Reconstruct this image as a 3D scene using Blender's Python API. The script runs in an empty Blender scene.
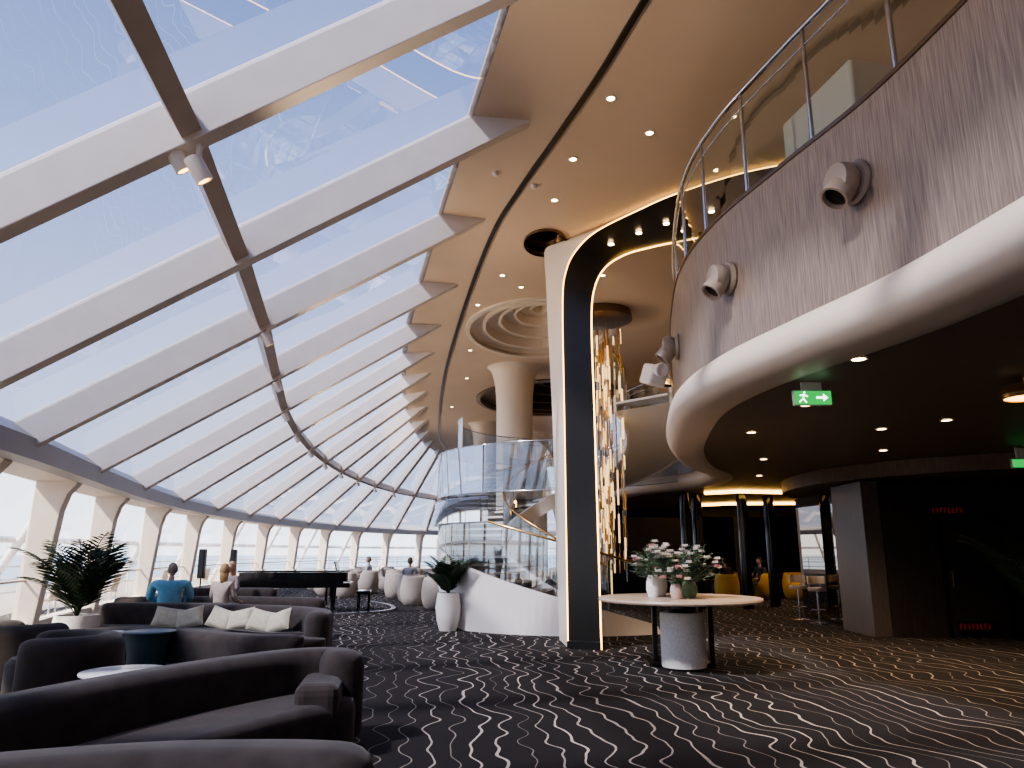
import bpy, math, random
from mathutils import Vector, Matrix
random.seed(7)
S=bpy.context.scene
COL=S.collection
S.view_settings.look='AgX - Medium High Contrast'
S.view_settings.exposure=0.22
# ---------------------------------------------------------------- materials
def mat(name, col, rough=0.6, metal=0.0, noise=0.0, nscale=20.0, bump=0.0, emit=None, estr=0.0, sheen=0.0, stretch=None, spec=None):
    m=bpy.data.materials.new(name); m.use_nodes=True
    nt=m.node_tree; b=nt.nodes['Principled BSDF']
    b.inputs['Base Color'].default_value=(*col,1); b.inputs['Roughness'].default_value=rough
    b.inputs['Metallic'].default_value=metal
    if spec is not None: b.inputs['Specular IOR Level'].default_value=spec
    if sheen: b.inputs['Sheen Weight'].default_value=sheen
    if emit: 
        b.inputs['Emission Color'].default_value=(*emit,1); b.inputs['Emission Strength'].default_value=estr
    tc=nt.nodes.new('ShaderNodeTexCoord'); mp=nt.nodes.new('ShaderNodeMapping')
    if stretch: mp.inputs['Scale'].default_value=stretch
    nt.links.new(tc.outputs['Object'],mp.inputs['Vector'])
    n=nt.nodes.new('ShaderNodeTexNoise'); n.inputs['Scale'].default_value=nscale; n.inputs['Detail'].default_value=4
    nt.links.new(mp.outputs[0],n.inputs['Vector'])
    if noise>0:
        r=nt.nodes.new('ShaderNodeValToRGB')
        r.color_ramp.elements[0].position=0.3; r.color_ramp.elements[1].position=0.7
        r.color_ramp.elements[0].color=(*[c*(1-noise) for c in col],1)
        r.color_ramp.elements[1].color=(*[min(1,c*(1+noise)) for c in col],1)
        nt.links.new(n.outputs['Fac'],r.inputs[0]); nt.links.new(r.outputs[0],b.inputs['Base Color'])
    if bump>0:
        bp=nt.nodes.new('ShaderNodeBump'); bp.inputs['Strength'].default_value=bump; bp.inputs['Distance'].default_value=0.01
        nt.links.new(n.outputs['Fac'],bp.inputs['Height']); nt.links.new(bp.outputs[0],b.inputs['Normal'])
    return m
def glassmat(name, tint, refl=0.1, gcol=(1,1,1), rough=0.0, k=0.6):
    m=bpy.data.materials.new(name); m.use_nodes=True; nt=m.node_tree
    nt.nodes.clear()
    o=nt.nodes.new('ShaderNodeOutputMaterial'); mx=nt.nodes.new('ShaderNodeMixShader')
    t=nt.nodes.new('ShaderNodeBsdfTransparent'); g=nt.nodes.new('ShaderNodeBsdfGlossy')
    t.inputs[0].default_value=(*tint,1); g.inputs[0].default_value=(*gcol,1); g.inputs['Roughness'].default_value=rough
    lw=nt.nodes.new('ShaderNodeLayerWeight'); lw.inputs[0].default_value=0.35
    ma=nt.nodes.new('ShaderNodeMath'); ma.operation='MULTIPLY_ADD'; ma.inputs[1].default_value=k; ma.inputs[2].default_value=refl
    ma.use_clamp=True
    nt.links.new(lw.outputs['Fresnel'],ma.inputs[0]); nt.links.new(ma.outputs[0],mx.inputs[0])
    nt.links.new(t.outputs[0],mx.inputs[1]); nt.links.new(g.outputs[0],mx.inputs[2]); nt.links.new(mx.outputs[0],o.inputs[0])
    return m
def emis(name,col,s):
    return mat(name,(0.02,0.02,0.02),emit=col,estr=s)

M={}
M['beam']=mat('beam_paint',(0.78,0.70,0.62),0.45,noise=0.03,nscale=3)
M['purlin']=mat('purlin_paint',(0.58,0.50,0.43),0.5,noise=0.05,nscale=3)
M['rim']=mat('eave_rim_paint',(0.34,0.33,0.33),0.45)
M['colw']=mat('window_mullion_paint',(0.78,0.68,0.58),0.5,noise=0.03,nscale=3)
M['ceil']=mat('ceiling_tan',(0.69,0.54,0.40),0.5,noise=0.03,nscale=1)
M['cream']=mat('cream_lacquer',(0.77,0.67,0.56),0.4,noise=0.02,nscale=2)
M['white']=mat('white_paint',(0.82,0.78,0.74),0.4)
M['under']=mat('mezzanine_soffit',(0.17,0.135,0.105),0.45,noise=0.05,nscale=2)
M['black']=mat('black_panel',(0.012,0.011,0.010),0.3,noise=0.2,nscale=30)
M['blackgloss']=mat('black_gloss',(0.01,0.01,0.011),0.08)
M['dark']=mat('dark_laminate',(0.05,0.040,0.035),0.4,noise=0.25,nscale=60,stretch=(1,1,0.05))
M['pil']=mat('bronze_laminate',(0.13,0.108,0.092),0.35,noise=0.15,nscale=60,stretch=(1,1,0.05))
M['wood']=mat('fascia_wood',(0.235,0.185,0.148),0.38,noise=0.35,nscale=9,stretch=(9,9,0.35),bump=0.15)
M['bulk']=mat('bulkhead_wood',(0.12,0.068,0.04),0.45,noise=0.3,nscale=10,stretch=(6,6,0.4))
M['gold']=mat('gold_metal',(0.75,0.48,0.2),0.25,metal=1)
M['bronze']=mat('bronze_metal',(0.22,0.16,0.11),0.3,metal=1)
M['chrome']=mat('steel',(0.6,0.6,0.62),0.2,metal=1)
M['goldlight']=emis('gold_led',(1.0,0.55,0.14),7)
M['warm']=emis('downlight_lens',(1.0,0.68,0.35),22)
M['taupe']=mat('taupe_enamel',(0.33,0.27,0.22),0.35)
M['sofa']=mat('sofa_velvet',(0.048,0.038,0.035),0.9,noise=0.25,nscale=6,sheen=0.18,bump=0.2,spec=.2)
M['sofa2']=mat('armchair_boucle',(0.065,0.052,0.047),0.9,noise=0.2,nscale=40,sheen=0.18,bump=0.5,spec=.2)
M['plinth']=mat('sofa_plinth',(0.015,0.013,0.012),0.6)
M['eggch']=mat('barrel_fabric',(0.52,0.45,0.38),0.9,noise=0.08,nscale=40,bump=0.3)
M['yellow']=mat('mustard_fabric',(0.55,0.33,0.05),0.8,noise=0.1,nscale=30)
M['cush']=mat('cushion_linen',(0.50,0.46,0.36),0.9,noise=0.12,nscale=14,bump=0.3)
M['marble']=mat('marble',(0.78,0.76,0.73),0.2,noise=0.1,nscale=4)
M['teal']=mat('teal_lacquer',(0.06,0.10,0.105),0.35)
M['tabletop']=mat('oak_top',(0.55,0.42,0.31),0.35,noise=0.12,nscale=6,stretch=(1,8,1))
M['pot']=mat('white_pot',(0.78,0.75,0.72),0.4)
M['soil']=mat('soil',(0.03,0.02,0.015),0.95)
M['leaf']=mat('palm_leaf',(0.030,0.055,0.025),0.5,noise=0.35,nscale=8)
M['leaf2']=mat('eucalyptus_leaf',(0.14,0.21,0.12),0.6,noise=0.25,nscale=12)
M['petal']=mat('white_petal',(0.88,0.84,0.78),0.7)
M['pink']=mat('pink_petal',(0.72,0.42,0.42),0.7)
M['skin']=mat('skin',(0.58,0.36,0.26),0.55)
M['deck']=mat('outdoor_deck',(0.50,0.42,0.34),0.6,noise=0.1,nscale=3)
M['sea']=mat('sea_water',(0.16,0.27,0.36),0.3)
M['canopy']=glassmat('canopy_glass',(0.30,0.345,0.46),0.18,k=.40)
M['glass']=glassmat('clear_glass',(0.74,0.79,0.84),0.05)
M['balglass']=glassmat('balustrade_glass',(0.72,0.80,0.80),0.20)
M['stairglass']=glassmat('stair_glass',(0.80,0.86,0.90),0.20,(0.9,0.95,1))
M['smoke']=glassmat('smoked_mirror',(0.12,0.10,0.09),0.5,(0.7,0.6,0.5))
M['green']=emis('exit_green',(0.02,0.45,0.08),1.2)
M['signw']=emis('exit_white',(0.9,1,0.9),3)
M['red']=emis('red_lettering',(0.6,0.03,0.03),0.14)
M['cloth']=mat('white_cloth',(0.85,0.83,0.80),0.8)

def carpet():
    m=bpy.data.materials.new('wavy_line_carpet'); m.use_nodes=True; nt=m.node_tree; L=nt.links.new
    b=nt.nodes['Principled BSDF']; b.inputs['Roughness'].default_value=0.9; b.inputs['Specular IOR Level'].default_value=0.2
    tc=nt.nodes.new('ShaderNodeTexCoord'); sep=nt.nodes.new('ShaderNodeSeparateXYZ'); L(tc.outputs['Object'],sep.inputs[0])
    def math_(op,a,c=None,d=None):
        n=nt.nodes.new('ShaderNodeMath'); n.operation=op
        for i,v in enumerate((a,c,d)):
            if v is None: continue
            if isinstance(v,(int,float)): n.inputs[i].default_value=v
            else: L(v,n.inputs[i])
        return n.outputs[0]
    def noise(scale,detail,sx=(1,1,1)):
        mp=nt.nodes.new('ShaderNodeMapping'); mp.inputs['Scale'].default_value=sx; L(tc.outputs['Object'],mp.inputs[0])
        n=nt.nodes.new('ShaderNodeTexNoise'); n.inputs['Scale'].default_value=scale; n.inputs['Detail'].default_value=detail
        L(mp.outputs[0],n.inputs['Vector']); return n.outputs['Fac']
    c=math_('ADD',math_('MULTIPLY',sep.outputs[0],0.98),math_('MULTIPLY',sep.outputs[1],0.12))
    n1=noise(0.30,0); n2=noise(1.35,0.0,sx=(0.8,1.4,1)); n3=noise(3.6,0,sx=(0.8,1,1))
    c=math_('ADD',c,math_('MULTIPLY',math_('SUBTRACT',n1,0.5),0.8))
    c=math_('ADD',c,math_('MULTIPLY',math_('SUBTRACT',n2,0.5),0.50))
    c=math_('ADD',c,math_('MULTIPLY',math_('SUBTRACT',n3,0.5),0.10))
    k=math_('DIVIDE',c,0.205)
    fr=math_('FRACT',k); fl=math_('FLOOR',k)
    wn=nt.nodes.new('ShaderNodeTexWhiteNoise'); wn.noise_dimensions='1D'; L(fl,wn.inputs['W'])
    d=math_('ABSOLUTE',math_('SUBTRACT',fr,0.5))
    w=math_('MULTIPLY_ADD',wn.outputs['Value'],0.035,0.022)
    ln=math_('LESS_THAN',d,w)
    br=math_('MULTIPLY_ADD',wn.outputs['Value'],0.6,0.4)
    f=math_('MULTIPLY',ln,br)
    mx=nt.nodes.new('ShaderNodeMix'); mx.data_type='RGBA'
    L(f,mx.inputs[0]); mx.inputs[6].default_value=(0.021,0.0185,0.018,1); mx.inputs[7].default_value=(0.55,0.48,0.41,1)
    L(mx.outputs[2],b.inputs['Base Color'])
    return m
M['carpet']=carpet()

# ---------------------------------------------------------------- helpers
def root(name,loc=(0,0,0),rz=0):
    e=bpy.data.objects.new(name,None); COL.objects.link(e); e.location=loc; e.rotation_euler=(0,0,rz); e.empty_display_size=0.1
    return e
def mobj(name,vs,fs,m,smooth=False,parent=None,loc=None,rot=None):
    me=bpy.data.meshes.new(name); me.from_pydata([tuple(v) for v in vs],[],fs); me.update()
    if smooth:
        for p in me.polygons: p.use_smooth=True
    o=bpy.data.objects.new(name,me); COL.objects.link(o)
    if isinstance(m,(list,tuple)):
        for k in m: me.materials.append(k)
    else: me.materials.append(m)
    if parent: o.parent=parent
    if loc: o.location=loc
    if rot: o.rotation_euler=rot
    return o
def bevel(o,w,seg=2):
    b=o.modifiers.new('bev','BEVEL'); b.width=w; b.segments=seg; b.limit_method='ANGLE'; return o
def box(name,size,loc,m,parent=None,rot=None,bev=0):
    x,y,z=[s/2 for s in size]
    vs=[(-x,-y,-z),(x,-y,-z),(x,y,-z),(-x,y,-z),(-x,-y,z),(x,-y,z),(x,y,z),(-x,y,z)]
    fs=[(0,3,2,1),(4,5,6,7),(0,1,5,4),(1,2,6,5),(2,3,7,6),(3,0,4,7)]
    o=mobj(name,vs,fs,m,parent=parent,loc=loc,rot=rot)
    if bev: bevel(o,bev,3)
    return o
def lathe(name,prof,loc,m,parent=None,seg=32,rot=None,smooth=True,sx=1,sy=1,caps=True):
    vs=[];fs=[]
    n=len(prof)
    for i in range(seg):
        a=2*math.pi*i/seg
        for r,z in prof: vs.append((r*math.cos(a)*sx,r*math.sin(a)*sy,z))
    for i in range(seg):
        j=(i+1)%seg
        for k in range(n-1):
            fs.append((i*n+k,j*n+k,j*n+k+1,i*n+k+1))
    if caps and prof[0][0]>1e-2: fs.append(tuple(i*n for i in range(seg))[::-1])
    if caps and prof[-1][0]>1e-2: fs.append(tuple(i*n+n-1 for i in range(seg)))
    o=mobj(name,vs,fs,m,smooth=smooth,parent=parent,loc=loc,rot=rot)
    if smooth:
        e=o.modifiers.new('es','EDGE_SPLIT'); e.split_angle=math.radians(40)
    return o
def cat(pts,n=6):
    P=[Vector(p) for p in pts]; out=[]
    N=len(P)
    for i in range(N-1):
        p0=P[max(i-1,0)];p1=P[i];p2=P[i+1];p3=P[min(i+2,N-1)]
        for k in range(n):
            t=k/n
            out.append(0.5*((2*p1)+(-p0+p2)*t+(2*p0-5*p1+4*p2-p3)*t*t+(-p0+3*p1-3*p2+p3)*t**3))
    out.append(P[-1]); return out
def normals(path):
    ns=[]
    for i in range(len(path)):
        a=path[max(i-1,0)];b=path[min(i+1,len(path)-1)]
        t=Vector((b[0]-a[0],b[1]-a[1])); t.normalize(); ns.append(Vector((-t.y,t.x)))
    return ns
def offset(path,o):
    ns=normals(path); return [Vector((p[0]+n.x*o,p[1]+n.y*o)+((p[2],) if len(p)>2 else ())) for p,n in zip(path,ns)]
def sweep(name,path,prof,m,closed=True,parent=None,smooth=False,caps=True):
    ns=normals(path); vs=[];fs=[];n=len(prof)
    for p,nn in zip(path,ns):
        z0=p[2] if len(p)>2 else 0
        for o,z in prof: vs.append((p[0]+nn.x*o,p[1]+nn.y*o,z0+z))
    rng=n if closed else n-1
    for i in range(len(path)-1):
        for k in range(rng):
            k2=(k+1)%n; fs.append((i*n+k,i*n+k2,(i+1)*n+k2,(i+1)*n+k))
    if closed and caps:
        fs.append(tuple(range(n))[::-1]); b=(len(path)-1)*n; fs.append(tuple(range(b,b+n)))
    o=mobj(name,vs,fs,m,smooth=smooth,parent=parent)
    if smooth:
        e=o.modifiers.new('es','EDGE_SPLIT'); e.split_angle=math.radians(35)
    return o
def tube(name,splines,r,m,parent=None,closed=False):
    cu=bpy.data.curves.new(name,'CURVE'); cu.dimensions='3D'; cu.bevel_depth=r; cu.bevel_resolution=3; cu.use_fill_caps=True
    for pts in splines:
        sp=cu.splines.new('POLY'); sp.points.add(len(pts)-1)
        for q,p in zip(sp.points,pts): q.co=(p[0],p[1],p[2],1)
        sp.use_cyclic_u=closed
    cu.materials.append(m)
    o=bpy.data.objects.new(name,cu); COL.objects.link(o)
    if parent: o.parent=parent
    return o
def rsweep(name,path,hw,z0,z1,m,r=None,parent=None,nseg=6):
    if r is None: r=min(hw,(z1-z0)/2)*0.95
    r=min(r,hw,(z1-z0)/2)
    path=[Vector((p[0],p[1])) for p in path]
    t0=(path[0]-path[1]).normalized(); t1=(path[-1]-path[-2]).normalized()
    st=[]
    ns=normals(path)
    K=5
    for k in range(K,0,-1):
        a=math.pi/2*k/K; st.append((path[0]+t0*hw*math.sin(a),ns[0],max(math.cos(a),0.02)))
    for p,n in zip(path,ns): st.append((p,n,1.0))
    for k in range(1,K+1):
        a=math.pi/2*k/K; st.append((path[-1]+t1*hw*math.sin(a),ns[-1],max(math.cos(a),0.02)))
    prof=[]
    for cx,cz,a0 in ((hw-r,z1-r,0),(-hw+r,z1-r,90),(-hw+r,z0+min(r,.05),180),(hw-r,z0+min(r,.05),270)):
        rr=r if a0<180 else min(r,.05)
        cxx=cx if a0<180 else (hw-rr if a0==270 else -hw+rr)
        for k in range(nseg+1):
            a=math.radians(a0+90*k/nseg); prof.append((cxx+rr*math.cos(a),cz+rr*math.sin(a)))
    vs=[];fs=[];n=len(prof)
    for p,nn,s in st:
        for o,z in prof: 
            zz=z0+(z-z0)*(1-0.12*(1-s))
            vs.append((p.x+nn.x*o*s,p.y+nn.y*o*s,zz))
    for i in range(len(st)-1):
        for k in range(n):
            k2=(k+1)%n; fs.append((i*n+k,i*n+k2,(i+1)*n+k2,(i+1)*n+k))
    fs.append(tuple(range(n))[::-1]); b=(len(st)-1)*n; fs.append(tuple(range(b,b+n)))
    return mobj(name,vs,fs,m,smooth=True,parent=parent)

# ---------------------------------------------------------------- canopy data
P=[(-5.2,-5.6),(-5.3,-2.8),(-5.4,0.0),(-5.6,2.8),(-5.9,5.4),(-6.3,7.9),(-6.84,10.4),(-7.89,14.0),(-9.0,18.0),(-10.0,22.5),(-10.7,27),(-11.1,31.5),(-11.2,36),(-11.0,40.5),(-10.5,45),(-9.6,49.5),(-8.3,53.5),(-6.5,57),(-3.6,59.6),(0,61),(3.9,61.2)]
Q=[(2.5,-5.4),(2.4,-2.5),(2.0,0.5),(1.5,3.2),(0.95,6.05),(0.24,9.0),(-0.47,12.0),(-1.17,15.2),(-1.79,18.1),(-2.23,20.7),(-2.63,23.3),(-3.04,26.1),(-3.4,29),(-3.7,32),(-3.9,35),(-4.0,38),(-3.9,41),(-3.6,44),(-2.8,46.6),(-1.2,48.4),(2,49)]
ZE,ZC=2.93,7.2
def beam(P0,Q0,name):
    a=Vector((P0[0],P0[1],ZE)); b=Vector((Q0[0],Q0[1],ZC)); d=(b-a)
    h=Vector((d.x,d.y,0)).normalized(); s=Vector((-h.y,h.x,0))
    up=d.normalized().cross(s)*-1
    if up.z<0: up=-up
    D=0.46; W=0.09
    a2=a-d*0.02; b2=b+d*0.02
    vs=[]
    for e in (a2,b2):
        vs+= [e-s*W,e+s*W,e+s*W+up*D,e-s*W+up*D]
    fs=[(0,1,2,3),(7,6,5,4),(0,4,5,1),(1,5,6,2),(2,6,7,3),(3,7,4,0)]
    o=mobj(name,vs,fs,M['beam']); bevel(o,0.012,2)
    return a,b,up,D
info=[beam(p,q,'canopy_rafter') for p,q in zip(P,Q)]
gr=root('canopy_glazing')
for i in range(len(info)-1):
    a,b,u,D=info[i]; a1,b1,u1,_=info[i+1]
    vs=[a+u*D*.9,a1+u1*D*.9,b1+u1*D*.9,b+u*D*.9]
    mobj('pane_%02d'%i,vs,[(0,1,2,3)],M['canopy'],parent=gr)
def along(i,t,up=0.0):
    a,b,u,D=info[i]; return a+(b-a)*t+u*up
vs=[];fs=[];w=.09
for i in range(len(info)):
    a,b,u,D=info[i]; d=(b-a).normalized()
    c=along(i,.47,0.06)
    vs+=[c-d*w,c+d*w,c+d*w+u*0.32,c-d*w+u*0.32]
for i in range(len(info)-1):
    for k in range(4):
        k2=(k+1)%4; fs.append((i*4+k,i*4+k2,(i+1)*4+k2,(i+1)*4+k))
mobj('canopy_purlin',vs,fs,M['purlin'])
PE=cat(P,5)
sweep('eave_beam',PE,[(-0.12,-0.12+ZE),(0.22,-0.12+ZE),(0.22,0.42+ZE),(-0.12,0.18+ZE)],M['rim'])
sweep('trim_eave_soffit',PE,[(0.18,ZE-0.10),(1.0,ZE-0.10),(1.0,ZE+0.25),(0.18,ZE+0.25)],M['colw'])
sweep('window_sill',PE,[(0.72,0.0),(0.98,0.0),(0.98,0.32),(0.72,0.32)],M['colw'])
wn=normals([Vector(p) for p in P])
win=root('window_1')
WL=offset([Vector(p) for p in P],0.9)
for i in range(len(P)-1):
    a=WL[i];b=WL[i+1]
    mobj('pane_%02d'%i,[(a.x,a.y,.3),(b.x,b.y,.3),(b.x,b.y,ZE-.1),(a.x,a.y,ZE-.1)],[(0,1,2,3)],M['glass'],parent=win)
for i in range(len(P)):
    n=wn[i]; p=Vector(P[i]); t=Vector((n.y,-n.x))
    prof=[(1.0,0),(0.66,0),(0.44,2.3),(0.36,2.6),(0.22,2.78),(0.22,ZE-.08),(0.9,ZE-.08)]
    vs=[];hw=.16
    for s in (-hw,hw):
        for o,z in prof: q=p+n*o+t*s; vs.append((q.x,q.y,z))
    k=len(prof)
    fs=[tuple(range(k)),tuple(range(2*k-1,k-1,-1))]+[(j,j+k,(j+1)%k+k,(j+1)%k) for j in range(k)]
    bevel(mobj('window_column',vs,fs,M['colw']),.015)
tube('window_transom',[[ (q.x,q.y,z) for q in offset(PE,0.86)] for z in (1.05,)],0.022,M['colw'])

# ---------------------------------------------------------------- floor, outside
mobj('floor',[(-5.2,-7,0),(15,-7,0),(15,62.5,0),(-13,62.5,0),(-13,20,0),(-7,4,0)],[(0,1,2,3,4,5)],M['carpet'])
mobj('outdoor_deck',[(-24,-40,-0.03),(60,-40,-0.03),(60,80,-0.03),(-10,80,-0.03),(-24,50,-.03)],[(0,1,2,3,4)],M['deck'])
mobj('sea',[(-6000,-6000,-25),(6000,-6000,-25),(6000,6000,-25),(-6000,6000,-25)],[(0,1,2,3)],M['sea'])
rl=offset(PE,4.2)
orail=root('deck_railing')
tube('rails',[[(q.x,q.y,z) for q in rl] for z in (1.15,0.8,0.45)],0.03,M['white'],parent=orail)
tube('posts',[[(q.x,q.y,-.03),(q.x,q.y,1.15)] for q in rl[::2]],0.035,M['white'],parent=orail)
st=root('ship_superstructure')
for i in range(2,len(P)-1):
    q=Vector(P[i])+wn[i]*5.2; q2=Vector(P[i])+wn[i]*3.4
    tube('strut',[[(q.x,q.y,-.03),(q2.x,q2.y,3.4)]],0.12,M['white'],parent=st)
tube('ring',[[(q.x,q.y,1.9) for q in offset(PE,4.4)]],0.1,M['white'],parent=st)
for i in range(5,12):
    q=Vector(P[i])+wn[i]*2.4+(Vector(P[i+1])-Vector(P[i]))*.4
    e=root('deck_chair',(q.x,q.y,-.03),math.atan2(wn[i].y,wn[i].x))
    box('seat',(.55,.55,.06),(0,0,.42),M['tabletop'],parent=e,bev=.02); box('back',(.06,.55,.5),(-.27,0,.68),M['tabletop'],parent=e,rot=(0,-.2,0),bev=.02)
    tube('legs',[[(sx*.24,sy*.24,0),(sx*.24,sy*.24,.6 if sx>0 else .42)] for sx in (-1,1) for sy in (-1,1)]+[[(.24,s*.27,.6),(-.3,s*.27,.62)] for s in (-1,1)],.018,M['white'],parent=e)

# ---------------------------------------------------------------- main ceiling
edge=[]
for (p,q) in zip(P,Q):
    p=Vector(p);q=Vector(q); edge.append(q+(p-q)*0.128)
EC=cat(edge,6)
cu=bpy.data.curves.new('ceiling','CURVE'); cu.dimensions='2D'; cu.fill_mode='BOTH'; cu.extrude=0.03
def addpoly(pts):
    sp=cu.splines.new('POLY'); sp.points.add(len(pts)-1)
    for a,b in zip(sp.points,pts): a.co=(b[0],b[1],0,1)
    sp.use_cyclic_u=True
addpoly([(p.x,p.y) for p in EC]+[(15,49),(15,-7),(2.6,-7)])
def ell(cx,cy,rx,ry,n=64): return [(cx+rx*math.cos(2*math.pi*k/n),cy+ry*math.sin(2*math.pi*k/n)) for k in range(n)]
HOLES=[(0.75,18.6,1.85,2.5,'cream'),(0.62,12.9,0.40,0.6,'bronze'),(1.5,27.5,2.7,3.2,'bronze'),(8,20,2.5,3,'cream'),(6.8,11.2,1.0,1.2,'bronze')]
for h in HOLES: addpoly(ell(*h[:4]))
cu.materials.append(M['ceil'])
co=bpy.data.objects.new('ceiling',cu); COL.objects.link(co); co.location=(0,0,ZC+.03)
for cx,cy,rx,ry,k in HOLES:
    steps=[(1.0,-.05),(1.0,0.0)] ; z=0; s=1
    nst=4 if rx>1.2 else 1
    if nst==4: steps=[(1.06,0),(1.06,-.05),(1.0,-.05)]
    for j in range(nst):
        z+=0.17; steps.append((s,z)); s-=0.72/nst*(1 if rx>1 else .5); steps.append((s,z))
        if nst==4: s-=.04; steps+=[(s+.04,z-.09),(s,z-.09)]
    steps.append((s,z+.2)); steps.append((0.0001,z+.2))
    lathe('ceiling_coffer',steps,(cx,cy,ZC),M['cream'] if k=='cream' else M['bronze'],sx=rx,sy=ry,seg=64,caps=False,smooth=False)
slot=[(3.2,1.5),(2.2,3.8),(1.39,6.66),(1.06,7.9),(.6,9.36),(.13,10.8),(-.41,12.76),(-1.29,17.6),(-2.3,24.2),(-3.2,31.9),(-3.7,38),(-3.6,42)]
sweep('ceiling_slot_trim',cat(slot,8),[(-.035,7.165),(.035,7.165),(.035,7.2),(-.035,7.2)],M['black'])

# ---------------------------------------------------------------- mezzanine
E=[(4.0,-6.85),(3.7,-3),(3.35,0),(3.08,2.2),(2.92,3.9),(2.75,5.2),(2.45,6.3),(2.15,7.5),(2.05,8.7),(2.2,10.1),(2.7,12.6),(3.5,15),(4.4,16.8),(4.7,18.3),(4.4,20),(3.6,21.4),(3.1,23.5),(3.1,26),(3.5,29.8)]
EM=cat(E,8)
bn=[(-0.8,3.3),(-0.52,3.2),(-.40,3.19)]
for k in range(0,13):
    a=math.radians(-90+k*15.5); bn.append((-0.19+0.22*math.cos(a),3.40+0.21*math.sin(a)))
bn+=[(-0.35,3.61),(-.8,3.61)]
sweep('mezzanine_bullnose',EM,bn,M['cream'],smooth=True)
WO=offset(EM,-0.12)
FT=5.10
sweep('mezzanine_fascia',WO,[(0.0,3.57),(0.0,FT),(-0.14,FT),(-0.14,3.57)],M['wood'])
sweep('trim_fascia_cap',WO,[(0.015,FT),(0.015,FT+.04),(-0.2,FT+.04),(-0.2,FT)],M['bronze'])
inner=offset(EM,-0.5)
poly=[(p.x,p.y) for p in inner]+[(14.9,29.8),(14.9,-6.85)]
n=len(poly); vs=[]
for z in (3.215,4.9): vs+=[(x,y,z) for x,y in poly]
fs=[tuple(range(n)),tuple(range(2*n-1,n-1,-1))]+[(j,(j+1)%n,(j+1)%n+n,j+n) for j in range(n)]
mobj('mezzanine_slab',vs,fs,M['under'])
rr=root('glass_balustrade')
RO=offset(WO,-0.1)
sweep('glass_panel',RO,[(0,FT+.04),(0,6.32)],M['balglass'],closed=False,parent=rr)
tube('handrail',[[(p.x,p.y,6.38) for p in RO]],0.032,M['chrome'],parent=rr)
tube('glass_edge',[[(p.x,p.y,6.20) for p in RO]],0.008,M['chrome'],parent=rr)
tube('posts',[[(p.x,p.y,FT),(p.x,p.y,6.36)] for p in RO[4::7]],0.022,M['chrome'],parent=rr)
def fascia_spot(x,y,z,r):
    best=min(range(len(WO)),key=lambda i:(WO[i].x-x)**2+(WO[i].y-y)**2); nn=normals(WO)[best]; p=WO[best]
    e=root('fascia_spotlight',(p.x,p.y,z),math.atan2(nn.y,nn.x))
    lathe('mount',[(r*1.15,0),(r*1.2,.02),(r*1.1,.05),(0.001,.05)],(0,0,0),M['taupe'],parent=e,rot=(0,math.pi/2,0))
    lathe('ball',[(0.001,0.02),(r*.75,.04),(r,.10),(r*1.0,.15),(r*.9,.2),(0.001,.22)],(0,0,0),M['taupe'],parent=e,rot=(0,math.pi/2,0))
    lathe('snout',[(r*.72,0),(r*.76,.2),(r*.62,.2),(r*.6,.1),(0.001,.1)],(0.1,0,-.02),M['taupe'],parent=e,rot=(0,math.pi/2+math.radians(50),0),caps=False)
    lathe('lens',[(r*.6,0),(0.001,0.01)],(0.1+.15*math.cos(math.radians(-50)),0,-.02-.15*math.sin(math.radians(50))),M['black'],parent=e,rot=(0,math.pi/2+math.radians(50),0))
fascia_spot(2.9,5.6,4.48,.155); fascia_spot(2.43,7.45,4.36,.15); fascia_spot(2.2,9.6,4.26,.15)
e=root('clothed_table',(3.6,7.0,4.9),0.2)
box('cloth',(0.9,1.2,1.35),(0,0,.675),M['cloth'],parent=e,bev=.04)
box('tray',(0.5,.6,.05),(0,0,1.375),M['chrome'],parent=e,bev=.01)
for x,y in ((5.5,13),(6.5,17),(5.4,21.5)):
    lathe('bronze_column',[(.32,4.9),(.32,7.2)],(x,y,0),M['gold'],seg=32)

# ---------------------------------------------------------------- arch
OUT=cat([(.93,12.9,0),(.93,12.9,2),(.93,12.9,4),(.93,12.9,6.0),(1.0,12.8,6.6),(1.18,12.6,6.92),(1.5,12.2,7.1),(2.1,11.5,7.15),(2.7,10.85,7.16),(3.8,10.1,7.17),(5.5,9.6,7.17)],6)
INN=cat([(1.45,12.7,0),(1.44,12.7,2),(1.43,12.7,4),(1.42,12.7,5.6),(1.5,12.75,6.25),(1.72,12.85,6.68),(2.1,12.9,6.95),(2.6,12.85,7.08),(3.1,12.7,7.13),(4.1,12.3,7.15),(5.8,12.0,7.15)],6)
BK=cat([(.86,14.1,0),(.82,14.1,2),(.78,14.05,4),(.70,13.9,6.0),(.66,13.6,6.7),(.62,13.3,7.12),(.7,13.1,7.2),(1.0,13.0,7.22),(1.6,13.0,7.22),(3,13,7.22),(5.8,12.6,7.22)],6)
ar=root('arch_portal')
def ruled(name,A,B,m):
    vs=[tuple(a) for a in A]+[tuple(b) for b in B]; n=len(A)
    return mobj(name,vs,[(i,i+1,n+i+1,n+i) for i in range(n-1)],m,smooth=True,parent=ar)
ruled('black_ribbon',OUT,INN,M['black']); ruled('cream_side',OUT,BK,M['cream'])
ruled('cream_back',BK[:30],INN[:30],M['cream'])
tube('led_outer',[[(p.x-.005,p.y-.015,p.z-.01) for p in OUT]],.010,M['goldlight'],parent=ar)
tube('led_inner',[[(p.x+.005,p.y-.015,p.z-.01) for p in INN]],.013,M['goldlight'],parent=ar)
for i in range(36,58,5):
    c=(OUT[i]+INN[i])/2; lathe('downlight_lens',[(.05,0),(.05,.01)],(c.x,c.y,c.z-.03),M['warm'],parent=ar)
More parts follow.
